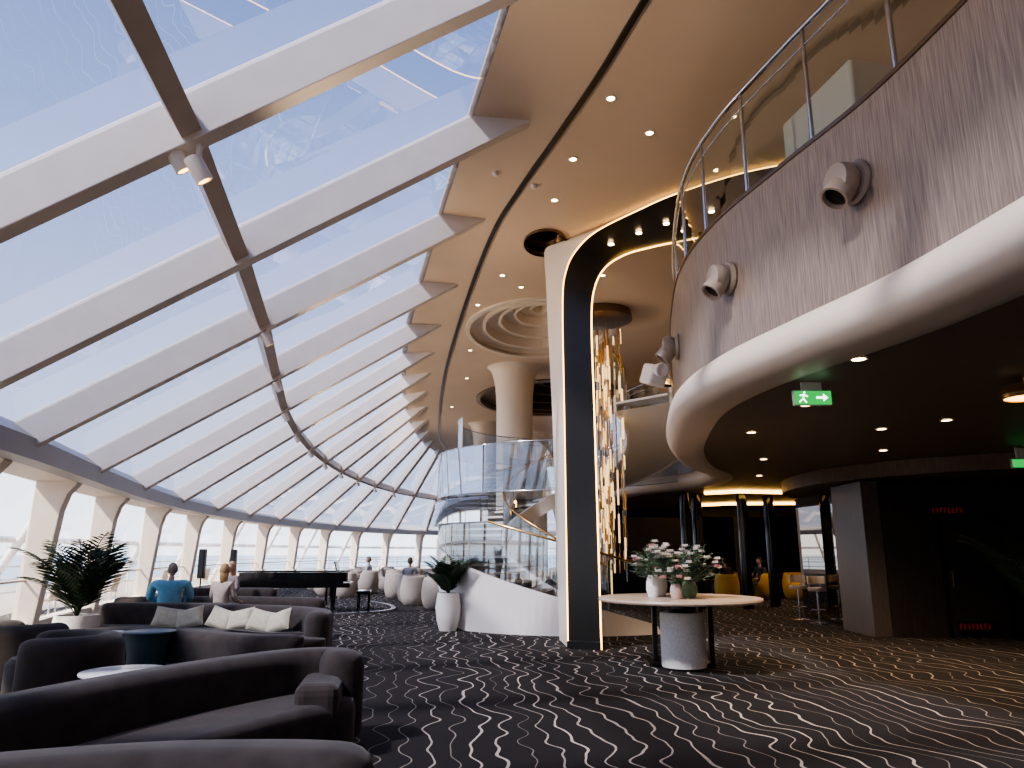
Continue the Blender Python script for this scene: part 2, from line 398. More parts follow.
box('base_plate',(.56,.14,.12),(1.19,12.78,.06),M['black'],parent=ar,rot=(0,0,-.36))
def rcol(x,y,r):
    pr=[(r*1.03,0),(r,.05),(r,5.9)]
    for k in range(1,7):
        a=k/6*math.pi/2; pr.append((r+.3*(1-math.cos(a)),5.9+1.3*math.sin(a)))
    lathe('round_column',pr,(x,y,0),M['cream'],seg=40)
rcol(.08,22.6,.56); rcol(-1.2,33,.5); rcol(1.2,36,.5)

# ---------------------------------------------------------------- staircase
sr=root('spiral_staircase')
C=Vector((1.3,17.8)); RO_,RI_=3.0,1.55; A0=math.radians(-60); SW=math.radians(345); NS=30; H=4.9
def hp(t,R,z=0): 
    a=A0-SW*t; return Vector((C.x+R*math.cos(a),C.y+R*math.sin(a),z))
vs=[];fs=[]
for i in range(NS):
    t0=i/NS;t1=(i+1.15)/NS;z1=H*(i+1)/NS; z0=z1-.05
    b=len(vs)
    for z in (z0,z1):
        vs+=[hp(t0,RI_,z),hp(t1,RI_,z),hp(t1,RO_,z),hp((t0+t1)/2,RO_,z),hp(t0,RO_,z)]
    fs+=[tuple(b+k for k in range(5)),tuple(b+9-k for k in range(5))]+[(b+j,b+(j+1)%5,b+5+(j+1)%5,b+5+j) for j in range(5)]
mobj('treads',vs,fs,M['marble'],parent=sr)
def sm(x): x=max(0,min(1,x)); return x*x*(3-2*x)
def stringer(name,R,th,skirt):
    N=120; vs=[];fs=[]
    for k in range(N+1):
        t=k/N; zt=H*t+.16; zl=H*t-.22
        if skirt and t<.42: zl=max(0,H*t-.22-.25*(1-sm((t-.3)/.12)))*sm((t-.22)/.11)
        zl=max(0,zl); fl=0
        if skirt and t<.33: fl=.15*(1-sm(t/.33))
        vs+=[hp(t,R+fl,zl),hp(t,R-th,zl),hp(t,R-th,zt),hp(t,R,zt)]
    for k in range(N):
        for j in range(4):
            j2=(j+1)%4; fs.append((k*4+j,k*4+j2,(k+1)*4+j2,(k+1)*4+j))
    fs+=[(0,1,2,3),(N*4+3,N*4+2,N*4+1,N*4)]
    mobj(name,vs,fs,M['white'],parent=sr,smooth=False)
stringer('outer_stringer',RO_+.06,.08,True); stringer('inner_stringer',RI_,.08,False)
for R,nm in ((RO_+.02,'outer_glass'),(RI_-.04,'inner_glass')):
    N=90; vs=[];fs=[]
    for k in range(N+1):
        t=k/N; vs+=[hp(t,R,H*t+.12),hp(t,R,H*t+1.2)]
    for k in range(N): fs.append((2*k,2*k+1,2*k+3,2*k+2))
    mobj(nm,vs,fs,M['stairglass'],parent=sr,smooth=True)
    tube(nm+'_handrail',[[hp(k/60,R,H*k/60+1.22) for k in range(61)]],.025,M['gold'],parent=sr)
    tube(nm+'_joints',[[hp(k/18,R,H*k/18+.2),hp(k/18,R,H*k/18+1.2)] for k in range(19)],.008,M['chrome'],parent=sr)
for z0,z1,a0,a1,rad in ((2.75,3.75,95,265,3.06),(2.15,2.65,125,235,3.12),(3.3,4.5,20,120,3.1),(3.85,4.6,110,200,2.6)):
    N=60; vs=[]; fs=[]
    for k in range(N+1):
        a=math.radians(a0+(a1-a0)*k/N); vs+=[(C.x+rad*math.cos(a),C.y+rad*math.sin(a),z0),(C.x+rad*math.cos(a),C.y+rad*math.sin(a),z1)]
    for k in range(N): fs.append((2*k,2*k+1,2*k+3,2*k+2))
    mobj('glass_screen',vs,fs,M['stairglass'],parent=sr,smooth=True)
    tube('screen_edge',[[(vs[2*k+1]) for k in range(N+1)],[(vs[2*k]) for k in range(N+1)]],.012,M['chrome'],parent=sr)
N=120; vs=[];fs=[]
for k in range(N+1):
    t=k/N; z=max(.0,H*t-.2); vs+=[hp(t,RI_,z),hp(t,RO_,z)]
for k in range(N): fs.append((2*k,2*k+1,2*k+3,2*k+2))
mobj('soffit',vs,fs,M['white'],parent=sr,smooth=True)

# ---------------------------------------------------------------- chandelier
ch=root('rod_chandelier',(2.12,17.1,0))
lathe('ceiling_ring',[(.75,7.2),(.78,7.0),(.6,6.95),(.001,6.95)],(0,0,0),M['bronze'],parent=ch)
vs=[];fs=[];mi=[]
wires=[]
for k in range(44):
    r=.12+.38*((k%3)/2); a=k*2.399; x=r*math.cos(a); y=r*math.sin(a)
    z=6.8-random.random()*.9
    zb=0.9+random.random()*.9
    wires.append([(x,y,6.95),(x,y,zb)])
    while z>zb:
        l=.28+random.random()*.3; rr_=.019
        b=len(vs)
        for zz in (z-l,z):
            for q in range(6):
                an=q*math.pi/3; vs.append((x+rr_*math.cos(an),y+rr_*math.sin(an),zz))
        mm=random.choice((0,0,1,1,2))
        nf=[tuple(b+q for q in range(6))[::-1],tuple(b+6+q for q in range(6))]+[(b+q,b+(q+1)%6,b+6+(q+1)%6,b+6+q) for q in range(6)]
        fs+=nf; mi+=[mm]*len(nf)
        z-=l+.2+random.random()*.45
M['rodlight']=mat('lit_rod',(.8,.6,.3),.3,emit=(1,.66,.30),estr=1.4)
o=mobj('rods',vs,fs,[M['gold'],M['rodlight'],M['chrome']],parent=ch)
for p,i in zip(o.data.polygons,mi): p.material_index=i
tube('wires',wires,.003,M['chrome'],parent=ch)

# ---------------------------------------------------------------- under-mezzanine
def downlight(x,y,z,r=.06,power=0,nm='downlight'):
    e=root(nm,(x,y,z))
    lathe('trim_ring',[(r*1.35,0),(r*1.35,-.012),(r,-.012),(r,0)],(0,0,0),M['cream'],parent=e,seg=20,caps=False)
    lathe('lens',[(r,-.006),(.001,-.006)],(0,0,0),M['warm'],parent=e,seg=20,caps=False)
    if power:
        l=bpy.data.lights.new('lamp','SPOT'); l.energy=power; l.spot_size=math.radians(120); l.spot_blend=.8; l.color=(1,.70,.43); l.shadow_soft_size=.06
        lo=bpy.data.objects.new('lamp',l); COL.objects.link(lo); lo.parent=e; lo.location=(0,0,-.03)
for x,y,pw in ((3.05,6.3,80),(5.6,9.4,150),(3.4,8.4,80),(3.4,10.4,90),(5.1,10.1,0),(4.6,13.5,160),(6.2,12.3,180),(7.6,10.5,200),(9,7,140),(6.2,6.6,120),(5.5,16.5,140),(8.2,19,150),(5.9,21,170),(9.5,24,200),(7.0,26,180)):
    downlight(x,y,3.212,.06,pw)
for x,y in ((1.26,8.4),(1.9,9.2),(.7,11.2),(0.9,9.9),(-.2,14.6),(.2,15.3),(-.8,16.5),(1.9,14.6),(-1.2,20.5),(-1.5,24),(.3,24.5),(-2.4,29),(4.6,11.3),(5.8,10.8),(5,14),(6.4,15)):
    downlight(x,y,ZC,.05,0 if x<3 else 60)
for x,y in ((.35,10.7),(-.25,10.3)):
    lathe('smoke_detector',[(.05,0),(.05,-.03),(.03,-.06),(.001,-.06)],(x,y,ZC),M['white'],seg=20)
bk=cat([(14.8,9.8),(11,10.6),(9.0,12.2),(7.4,13.4),(6.4,15.2),(6.6,18),(8,20)],6)
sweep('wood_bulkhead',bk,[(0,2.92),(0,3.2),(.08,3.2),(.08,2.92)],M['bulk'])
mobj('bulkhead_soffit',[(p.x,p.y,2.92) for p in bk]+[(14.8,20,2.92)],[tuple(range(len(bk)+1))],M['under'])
box('wall_bar',(7.7,1.32,2.88),(10.97,15.14,1.44),M['dark'])
box('trim_pilaster',(.34,1.36,2.9),(6.94,15.16,1.45),M['pil'],bev=.01)
d=root('door_1',(8.75,14.44,0))
box('leaf',(1.1,.05,2.2),(0,0,1.1),M['dark'],parent=d,bev=.008)
for sx in (-.58,.58): box('jamb',(.05,.07,2.25),(sx,0,1.125),M['black'],parent=d)
box('head',(1.21,.07,.05),(0,0,2.27),M['black'],parent=d)
box('handle',(.03,.06,.3),(-.45,-.05,1.05),M['bronze'],parent=d,bev=.01)
def sign(x,z):
    e=root('red_safety_sign',(x,14.38,z))
    box('plate',(.68,.015,.2),(0,0,0),M['plinth'],parent=e)
    xx=-.28
    for k in range(8):
        w=random.choice((.03,.045,.05)); 
        box('letter_stroke',(w*.4,.008,.1),(xx,-.012,0),M['red'],parent=e); box('letter_bar',(w,.008,.02),(xx+.015,-.012,random.choice((-.04,0,.04))),M['red'],parent=e)
        xx+=.075
sign(8.35,2.33); sign(8.6,.2)
box('smoked_mirror_panel',(.08,2.3,2.85),(7.25,17.9,1.43),M['smoke'])
for x,y in ((4.9,21.2),(5.35,21.7),(6.6,21.5),(7.7,22.5)):
    lathe('mirror_column',[(.15,0),(.15,3.2)],(x,y,0),M['blackgloss'],seg=24)
box('wall_north',(11,.2,.5),(9.5,30,.25),M['dark'])
box('wall_north_lintel',(11,.2,.3),(9.5,30,3.05),M['dark'])
box('wall_north_pier',(3.0,.2,3.2),(5.2,30,1.6),M['dark']); 
box('wall_north_pier',(1.6,.2,3.2),(14.1,30,1.6),M['dark'])
w2=root('window_2',(0,30,0))
for x in (7.4,8.9,10.3,11.8,13.2): box('mullion',(.14,.18,2.5),(x,0,1.7),M['pil'],parent=w2)
mobj('pane',[(6.6,0,.5),(13.3,0,.5),(13.3,0,2.9),(6.6,0,2.9)],[(0,1,2,3)],M['glass'],parent=w2)
box('wall_north_upper',(11,.2,2.2),(9.5,30,6.1),M['ceil'])
tube('cove_light',[[(5.4,20.9,3.16),(6.2,20.3,3.16),(7.4,20.6,3.16),(8.2,21.2,3.16)],[(6.4,26.5,3.16),(7.5,25.6,3.16),(9.5,25.4,3.16),(11.5,26,3.16)]],.05,M['goldlight'])
tube('cove_light',[[(9.0,20.5,7.1),(7,17.5,7.1),(5.2,16,7.1)],[(4.6,23,7.1),(6,26,7.1)]],.04,M['goldlight'])
box('wall_east',(.2,69,7.2),(15.1,27.5,3.6),M['dark'])
box('wall_south',(22,.2,7.2),(5,-7.1,3.6),M['cream'])
box('wall_far',(10.9,.2,7.3),(9.5,49,3.65),M['cream'])
box('wall_stair_hall',(.2,18.7,7.2),(4.0,39.6,3.6),M['cream'])
box('wall_far_link',(.2,12.0,3.0),(4.1,55.2,1.5),M['cream'])
e=root('exit_sign',(3.0,7.25,3.05),0)
box('housing',(.38,.05,.15),(0,0,0),M['white'],parent=e,bev=.005)
box('face',(.365,.01,.135),(0,-.027,0),M['green'],parent=e)
box('hanger',(.2,.03,.09),(0,0,.115),M['white'],parent=e)
mobj('arrow',[(.03,-.034,.012),(.1,-.034,.012),(.1,-.034,.04),(.15,-.034,0),(.1,-.034,-.04),(.1,-.034,-.012),(.03,-.034,-.012)],[(0,1,2,3,4,5,6)],M['signw'],parent=e)
tube('running_figure',[[(-.09,-.035,.035),(-.1,-.035,-.01),(-.07,-.035,-.05)],[(-.1,-.035,-.01),(-.14,-.035,-.045)],[(-.13,-.035,.02),(-.09,-.035,.03),(-.055,-.035,.01)]],.007,M['signw'],parent=e)
lathe('figure_head',[(.001,-.012),(.012,0),(.001,.012)],(-.085,-.035,.052),M['signw'],parent=e,seg=10)
e=root('exit_sign',(8.3,12.0,2.95)); box('housing',(.4,.05,.15),(0,0,0),M['white'],parent=e,bev=.005); box('face',(.38,.01,.13),(0,-.027,0),M['green'],parent=e); box('hanger',(.2,.03,.2),(0,0,.16),M['white'],parent=e)
e=root('pendant_lamp',(5.05,7.1,0))
lathe('shade',[(.02,3.21),(.02,3.16),(.2,3.14),(.22,3.06),(.2,3.02)],(0,0,0),M['gold'],parent=e,caps=False)
lathe('glow',[(.2,3.03),(.001,3.03)],(0,0,0),emis('lamp_glow',(1,.5,.12),6),parent=e,caps=False)
e=root('wall_projector',(2.28,11.8,4.35))
e.rotation_euler=(0,0,.3)
box('body',(.3,.42,.34),(0,-.1,0),M['white'],parent=e,rot=(.3,.2,0),bev=.05)
lathe('lens_barrel',[(.1,0),(.12,.12),(.1,.14),(.08,.13),(.001,.1)],(-.02,-.3,.05),M['white'],parent=e,rot=(math.pi/2+.3,0,0))
tube('bracket',[[(0,0,0),(.25,.1,-.1),(.42,.12,-.1)]],.025,M['black'],parent=e)

def cyl_spot(i,t,dx,off,lamp=True):
    p=along(i,t,0.0); e=root('track_spotlight',(p.x+dx,p.y,p.z+off))
    lathe('can',[(.001,.1),(.07,.1),(.075,.08),(.075,-.12),(.062,-.12),(.055,-.08),(.001,-.08)],(0,0,-.12),M['cream'],parent=e,rot=(.35,-.5,0),seg=24)
    box('yoke',(.03,.06,.16),(0,0,.02),M['cream'],parent=e,bev=.005)
    lathe('lens',[(.055,0),(.001,0)],(.04,.04,-.22),M['goldlight'],parent=e,rot=(.35,-.5,0),seg=16)
    if lamp:  # unseen fill spot added to brighten the ceiling, not the can's own beam
        l=bpy.data.lights.new('ceiling_fill','SPOT'); l.shadow_soft_size=.12; l.energy=330; l.color=(1,.78,.56); l.spot_size=math.radians(95); l.spot_blend=1
        lo=bpy.data.objects.new('ceiling_fill',l); COL.objects.link(lo); lo.parent=e; lo.location=(.15,0,-.3)
        lo.rotation_euler=Vector((1,.1,.30)).to_track_quat('-Z','Y').to_euler()
cyl_spot(4,.47,-.16,.0,False); cyl_spot(4,.47,.02,-.10)
cyl_spot(2,.47,0,0)
for i in range(6,16): cyl_spot(i,.47,0,0,i<13)

# ---------------------------------------------------------------- furniture
def sofa(pts,side,seat=.42,backw=.14,seatw=.33,h=.74,m=None,name='curved_sofa',arm=None,trimf=(0,1)):
    m=m or M['sofa']
    cx=sum(p[0] for p in pts)/len(pts); cy=sum(p[1] for p in pts)/len(pts)
    e=root(name,(cx,cy,0))
    path=cat([(p[0]-cx,p[1]-cy) for p in pts],6)
    rsweep('back',path,backw,.07,h,m,r=.12,parent=e)
    sp=offset(path,side*(backw+seatw-.02))
    k0=int(len(sp)*trimf[0]);k1=int(len(sp)*trimf[1]); sp=sp[k0:k1] if k1>k0 else sp
    rsweep('seat',sp,seatw,.07,seat,m,r=.09,parent=e)
    rsweep('plinth',offset(path,side*.25)[k0:k1],.3,0,.09,M['plinth'],parent=e)
    if arm: box('arm',arm[0],(arm[1][0]-cx,arm[1][1]-cy,arm[0][2]/2+.06),m,parent=e,rot=(0,0,arm[2]),bev=.08)
    return e
sofa([(-2.7,2.75),(-2.1,3.12),(-1.5,3.32),(-1.0,3.36),(-.74,3.33)],1,backw=.17,h=.77)
sofa([(-3.1,3.9),(-2.95,4.5),(-2.72,5.2),(-2.38,5.95),(-1.95,6.6),(-1.6,6.78),(-1.42,6.62)],-1,arm=((.34,.8,.5),(-1.55,6.4),0.15),trimf=(0,.72),backw=.17)
def armchair(x,y,rz,s=1,m=None,h=.72):
    m=m or M['sofa2']
    e=root('barrel_armchair',(x,y,0),rz); e.scale=(s,s,s)
    R=.4; pts=[(R*math.cos(math.radians(a)),R*math.sin(math.radians(a))) for a in range(-200,21,12)]
    rsweep('back',pts,.14,.06,h,m,r=.14,parent=e)
    lathe('seat',[(.34,.06),(.36,.1),(.36,.38),(.32,.43),(.001,.44)],(0,0.05,0),m,parent=e)
    lathe('plinth',[(.36,0),(.36,.07)],(0,0,0),M['plinth'],parent=e)
armchair(-4.75,8.2,2.0,1.15,M['sofa'],h=.62); armchair(-5.75,9.1,-.4,1.1,M['sofa'],h=.68)
sofa([(-6.6,12.7),(-5.4,12.55),(-4.2,12.2),(-3.3,11.8),(-2.8,11.3),(-2.72,10.8)],-1,h=.74,seatw=.42,trimf=(0,.85),backw=.17)
sofa([(-4.6,10.9),(-4.0,10.5),(-3.3,10.15),(-2.9,10.1)],1,h=.5,seat=.42,backw=.2,name='low_bench_sofa')
sofa([(-7.4,14.6),(-5.8,14.8),(-4.4,14.6),(-3.6,14.3)],-1,h=.72)
sofa([(-7.4,17.6),(-6.6,17.9),(-5.6,17.8)],-1,h=.74)
def cushion(x,y,z,rx,rz,ry=0):
    n=12; vs=[];fs=[]; s=.20
    for side in (1,-1):
        for i in range(n+1):
            for j in range(n+1):
                u=i/n*2-1;v=j/n*2-1
                t=.08*((1-u**4)*(1-v**4))**.5
                pinch=1-.06*(1-abs(u*v))
                vs.append((u*s*1.15*pinch,side*t,v*s*pinch*.8))
    m=(n+1)**2
    for sd in (0,1):
        for i in range(n):
            for j in range(n):
                a=sd*m+i*(n+1)+j; f=(a,a+1,a+n+2,a+n+1); fs.append(f if sd else f[::-1])
    mobj('throw_pillow',vs,fs,M['cush'],smooth=True,loc=(x,y,z),rot=(rx,ry,rz))
for x,y,ry,rz in ((-5.35,12.05,.15,.1),(-5.0,12.0,-.25,-.1),(-4.45,11.85,.25,-.3),(-4.12,11.75,-.2,-.3),(-3.72,11.5,.15,-.4),(-3.42,11.35,-.3,-.5)):
    cushion(x,y,.55,-.4,rz,ry)
def cafe_table(x,y,r,h,top,body):
    e=root('round_side_table',(x,y,0))
    lathe('top',[(r*.97,h-.03),(r,h-.02),(r,h-.005),(r*.98,h),(.001,h)],(0,0,0),top,parent=e,seg=40)
    lathe('pedestal',[(r*.62,0),(r*.62,.03),(r*.25,.06),(r*.18,h*.5),(r*.3,h-.03),(.001,h-.03)] if body is M['bronze'] else [(r*.7,0),(r*.75,h*.5),(r*.9,h-.03),(.001,h-.03)],(0,0,0),body,parent=e,seg=32)
cafe_table(-3.45,7.0,.37,.52,M['marble'],M['bronze'])
cafe_table(-4.95,10.6,.34,.5,M['teal'],M['teal'])
cafe_table(-5.7,10.9,.24,.46,M['marble'],M['bronze'])
cafe_table(-6.6,15.9,.35,.5,M['marble'],M['bronze'])
def palm(x,y,ph,pr,fr,n,seed,lean=1.0,potm=None,name='potted_palm',prof=None,elr=(.55,1.4)):
    random.seed(seed)
    e=root(name,(x,y,0))
    lathe('pot',prof or [(pr*.7,0),(pr*.95,ph*.35),(pr,ph*.7),(pr*.92,ph),(pr*.82,ph),(pr*.82,ph-.06),(.001,ph-.06)],(0,0,0),potm or M['pot'],parent=e)
    lathe('soil',[(pr*.82,ph-.05),(.001,ph-.04)],(0,0,0),M['soil'],parent=e)
    vs=[];fs=[]; stems=[]
    for k in range(n):
        a=2*math.pi*k/n+random.uniform(-.3,.3); el=random.uniform(*elr); L=fr*random.uniform(.75,1.1)
        d=Vector((math.cos(a),math.sin(a),0)); pts=[]; p=Vector((0,0,ph-.05)); ang=el
        for s in range(13):
            pts.append(p.copy()); p=p+(d*math.cos(ang)+Vector((0,0,1))*math.sin(ang))*L/12; ang-=(.13*lean)*(s/7+.3)
        stems.append(pts)
        side=Vector((-d.y,d.x,0))
        for s in range(2,13):
            t=s/12; ll=L*.32*math.sin(math.pi*min(1,t*.85+.12)); tan=(pts[s]-pts[s-1]).normalized()
            for sg in (-1,1):
                for sub in (0,.5):
                    o=pts[s]-tan*L/12*sub
                    tip=o+(side*sg*.8+tan*.75+Vector((0,0,-.25)))*ll
                    w=tan*.02
                    mid=(o+tip)/2+Vector((0,0,.02*ll))
                    b=len(vs); vs+=[o-w*.3,o+w*.3,mid+w,mid-w,tip]; fs+=[(b,b+1,b+2,b+3),(b+3,b+2,b+4)]
    mobj('fronds',vs,fs,M['leaf'],parent=e); tube('stems',stems,.007,M['leaf'],parent=e)
palm(-6.75,12.0,.60,.34,1.45,20,3,lean=.7,elr=(.95,1.5))
palm(-1.3,15.7,.74,.26,.95,20,5,lean=.7,prof=[(.17,0),(.23,.2),(.26,.45),(.22,.74),(.18,.74),(.18,.68),(.001,.68)],elr=(.95,1.5))
palm(8.7,12.4,.5,.28,1.9,18,9,lean=.6,potm=M['black'],elr=(1.0,1.5))
def egg(x,y,rz,m=None,s=1,nm='barrel_chair'):
    m=m or M['eggch']
    e=root(nm,(x,y,0),rz); e.scale=(s,s,s)
    vs=[];fs=[];n=28
    rows=[(.26,0.0),(.34,.08),(.385,.25),(.40,.45),(.385,.62),(.35,.78),(.32,.86),(.28,.83),(.27,.6),(.27,.46),(.001,.46)]
    for i in range(n):
        a=2*math.pi*i/n; f=max(0,math.sin(a))
        f=sm((f-.55)/.35)
        for k,(r,z) in enumerate(rows):
            zz=z if z<.5 else .47+(z-.47)*(1-.85*f)
            vs.append((r*math.cos(a),r*math.sin(a),zz))
    m_=len(rows)
    for i in range(n):
        j=(i+1)%n
        for k in range(m_-1): fs.append((i*m_+k,j*m_+k,j*m_+k+1,i*m_+k+1))
    mobj('shell',vs,fs,m,smooth=True,parent=e)
    lathe('seat_pad',[(.27,.42),(.27,.47),(.23,.5),(.001,.51)],(0,0,0),m,parent=e)
for x,y,rz in ((-2.15,21.6,.3),(-2.95,23.0,.8),(-3.3,24.6,-.4),(-2.6,26.6,3),(-4.0,26.4,.6),(-4.6,30,.5),(-5.5,29.3,1.5),(-6.3,30.5,2.5),(-5.2,32,3.2),(-6.9,33,1),(-4.2,33,2.2),(-7.4,30,0.4),(-8.2,32,.6),(-5.9,36,2),(-7.2,37,3),(-4.9,38,1),(-6.9,28.4,.2),(-5.9,27.2,2.8)):
    egg(x,y,rz)
cafe_table(-2.3,24.0,.26,.5,M['marble'],M['bronze']); cafe_table(-5.55,30.8,.28,.5,M['marble'],M['bronze'])
for x,y,rz in ((6.9,24.6,.5),(8.3,25.5,2),(7.7,27.3,1),(9.7,26.3,3)): egg(x,y,rz,M['yellow'],1.0)

pn=root('grand_piano',(-6.0,21.0,0),math.radians(8))
outline=cat([(-1.3,-.72),(1.3,-.72),(1.3,-.1),(1.05,.25),(.45,.32),(-.05,.5),(-.5,.82),(-1.0,.86),(-1.3,.6),(-1.3,-.72)],5)
def slab(nm,pts,z0,z1,m,parent,sc=1):
    k=len(pts); vs=[(p.x*sc,p.y*sc,z0) for p in pts]+[(p.x*sc,p.y*sc,z1) for p in pts]
    return mobj(nm,vs,[tuple(range(k))[::-1],tuple(range(k,2*k))]+[(j,(j+1)%k,(j+1)%k+k,j+k) for j in range(k)],m,parent=parent)
pl=outline[:-1]
slab('case',pl,.62,1.02,M['blackgloss'],pn)
slab('lid',pl,1.03,1.07,M['blackgloss'],pn,1.03)
box('keyslip',(.35,1.4,.12),(1.4,0-.05,.68),M['blackgloss'],parent=pn,bev=.01)
box('keys',(.16,1.24,.03),(1.42,-.05,.755),M['white'],parent=pn)
box('music_desk',(.03,.8,.25),(1.15,-.05,1.18),M['blackgloss'],parent=pn,rot=(0,-.3,0),bev=.01)
for x,y in ((1.1,-.55),(1.1,.1),(-.95,.1)): lathe('leg',[(.05,0),(.05,.05),(.035,.1),(.07,.62)],(x,y,0),M['blackgloss'],parent=pn,seg=16)
tube('pedal_lyre',[[(.9,-.1,.62),(.9,-.1,.12)],[(.9,.1,.62),(.9,.1,.12)],[(.9,-.14,.12),(.9,.14,.12)]],.02,M['blackgloss'],parent=pn)
b=root('piano_bench',(-4.1,21.3,0),.14); box('seat',(.38,.8,.09),(0,0,.47),M['blackgloss'],parent=b,bev=.03)
for x in (-.14,.14):
    for y in (-.33,.33): box('leg',(.04,.04,.43),(x,y,.215),M['blackgloss'],parent=b)
stg=cat([(-9.0,19.6),(-7,19.2),(-4.5,19.4),(-3.3,20.6),(-3.6,22.6),(-4.6,24.4)],5)
sweep('trim_stage_edge',stg,[(-.06,.002),(.06,.002),(.06,.05),(-.06,.05)],M['chrome'])
for x,y in ((-8.1,19.9),(-8.6,23.5)):
    e=root('speaker_on_stand',(x,y,0)); lathe('pole',[(.02,.02),(.02,1.0)],(0,0,0),M['black'],parent=e,seg=12)
    tube('tripod',[[(0,0,.5),(.35*math.cos(a),.35*math.sin(a),.01)] for a in (0,2.1,4.2)],.012,M['black'],parent=e)
    box('cabinet',(.16,.18,.75),(0,0,1.25),M['black'],parent=e,bev=.02)

ft=root('round_console_table',(2.35,10.8,0))
lathe('top',[(1.08,.875),(1.12,.885),(1.13,.905),(1.12,.93),(.001,.935)],(0,0,0),M['tabletop'],parent=ft,seg=64)
lathe('drum',[(.30,.03),(.305,.05),(.305,.72),(.29,.74),(.001,.74)],(0,-.12,0),mat('ribbed_plaster',(.80,.76,.70),.7,noise=.1,nscale=30,bump=.6),parent=ft,seg=40)
lathe('drum_foot',[(.28,0),(.28,.04),(.001,.04)],(0,-.12,0),M['black'],parent=ft)
for x,y in ((.35,.3),(-.3,.35),(.42,.02)):
    box('support_post',(.07,.07,.87),(x,y,.44),M['black'],parent=ft,bev=.01)
box('support_foot',(.9,.5,.05),(0,.28,.025),M['black'],parent=ft,bev=.01)
lathe('support_hub',[(.2,.74),(.12,.78),(.12,.875)],(0,-.12,0),M['black'],parent=ft)
def bouquet(x,y,vr,vh,R,nfl,seed,vm,pinkf=.3,up=1.0):
    random.seed(seed); e=root('flower_vase',(x,y,.935))
    lathe('vase',[(vr*.7,0),(vr,.35*vh),(vr*.95,.7*vh),(vr*.7,vh),(vr*.6,vh),(vr*.6,vh*.8),(.001,vh*.8)],(0,0,0),vm,parent=e,seg=24)
    vs=[];fs=[];mi=[];stems=[]
    for k in range(nfl*3):
        a=random.uniform(0,6.28); el=random.uniform(.15,1.5); r=R*random.uniform(.55,1.1)
        tip=Vector((math.cos(a)*math.cos(el)*r,math.sin(a)*math.cos(el)*r,vh+math.sin(el)*r*up))
        stems.append([(0,0,vh*.8),tuple(tip*.6+Vector((0,0,vh*.4))),tuple(tip)])
        if k<nfl:
            nm=1 if random.random()>pinkf else 2
            for ring,(pr,pe) in enumerate(((.08,.2),(.062,.7),(.04,1.15))):
                for q in range(7):
                    an=q*math.pi*2/7+ring*.4; dd=Vector((math.cos(an)*math.cos(pe),math.sin(an)*math.cos(pe),math.sin(pe)))
                    sd=Vector((-math.sin(an),math.cos(an),0)); b=len(vs)
                    vs+=[tip,tip+dd*pr*.6+sd*pr*.42,tip+dd*pr,tip+dd*pr*.6-sd*pr*.42]; fs.append((b,b+1,b+2,b+3)); mi.append(nm)
        else:
            for q in range(10):
                t=.45+.55*q/9; c=tip*t+Vector((0,0,vh*.6*(1-t))); an=random.uniform(0,6.28)
                dd=Vector((math.cos(an),math.sin(an),random.uniform(-.3,.6)))*.06; sd=Vector((-math.sin(an),math.cos(an),0))*.02
                b=len(vs); vs+=[c,c+dd*.5+sd,c+dd,c+dd*.5-sd]; fs.append((b,b+1,b+2,b+3)); mi.append(0)
    o=mobj('flowers',vs,fs,[M['leaf2'],M['petal'],M['pink']],parent=e)
    for p,i in zip(o.data.polygons,mi): p.material_index=i
    tube('stems',stems,.003,M['leaf2'],parent=e)
vg=mat('vase_ceramic',(.55,.42,.36),.3); 
bouquet(1.98,10.75,.10,.30,.38,22,1,M['cloth'],.12); bouquet(2.45,10.6,.11,.22,.46,28,2,M['leaf2'],.12,1.1); bouquet(2.2,10.3,.08,.2,.22,9,4,vg,.5)
bouquet(2.15,11.1,.1,.32,.42,18,6,M['petal'],.2)

def stool(x,y):
    e=root('bar_stool',(x,y,0)); lathe('base',[(.2,0),(.2,.015),(.03,.04),(.025,.7)],(0,0,0),M['chrome'],parent=e)
    lathe('seat',[(.18,.7),(.2,.73),(.2,.77),(.001,.79)],(0,0,0),M['eggch'],parent=e); tube('footring',[[(.15*math.cos(a),.15*math.sin(a),.3) for a in [k*.4 for k in range(16)]]],.01,M['chrome'],parent=e,closed=True)
    rsweep('backrest',[(.18*math.cos(math.radians(a)),.18*math.sin(math.radians(a))) for a in range(0,181,20)],.02,.85,1.02,M['eggch'],parent=e)
    tube('back_posts',[[(.18*math.cos(a),.18*math.sin(a),.75),(.18*math.cos(a),.18*math.sin(a),.9)] for a in (.8,2.3)],.01,M['chrome'],parent=e)
stool(6.8,17.1); stool(6.75,18.1)
e=root('bar_counter',(11.0,21.5,0),.3); box('body',(.6,3,1.02),(0,0,.51),M['bulk'],parent=e,bev=.02); box('top',(.75,3.1,.05),(0,0,1.045),M['marble'],parent=e,bev=.01)

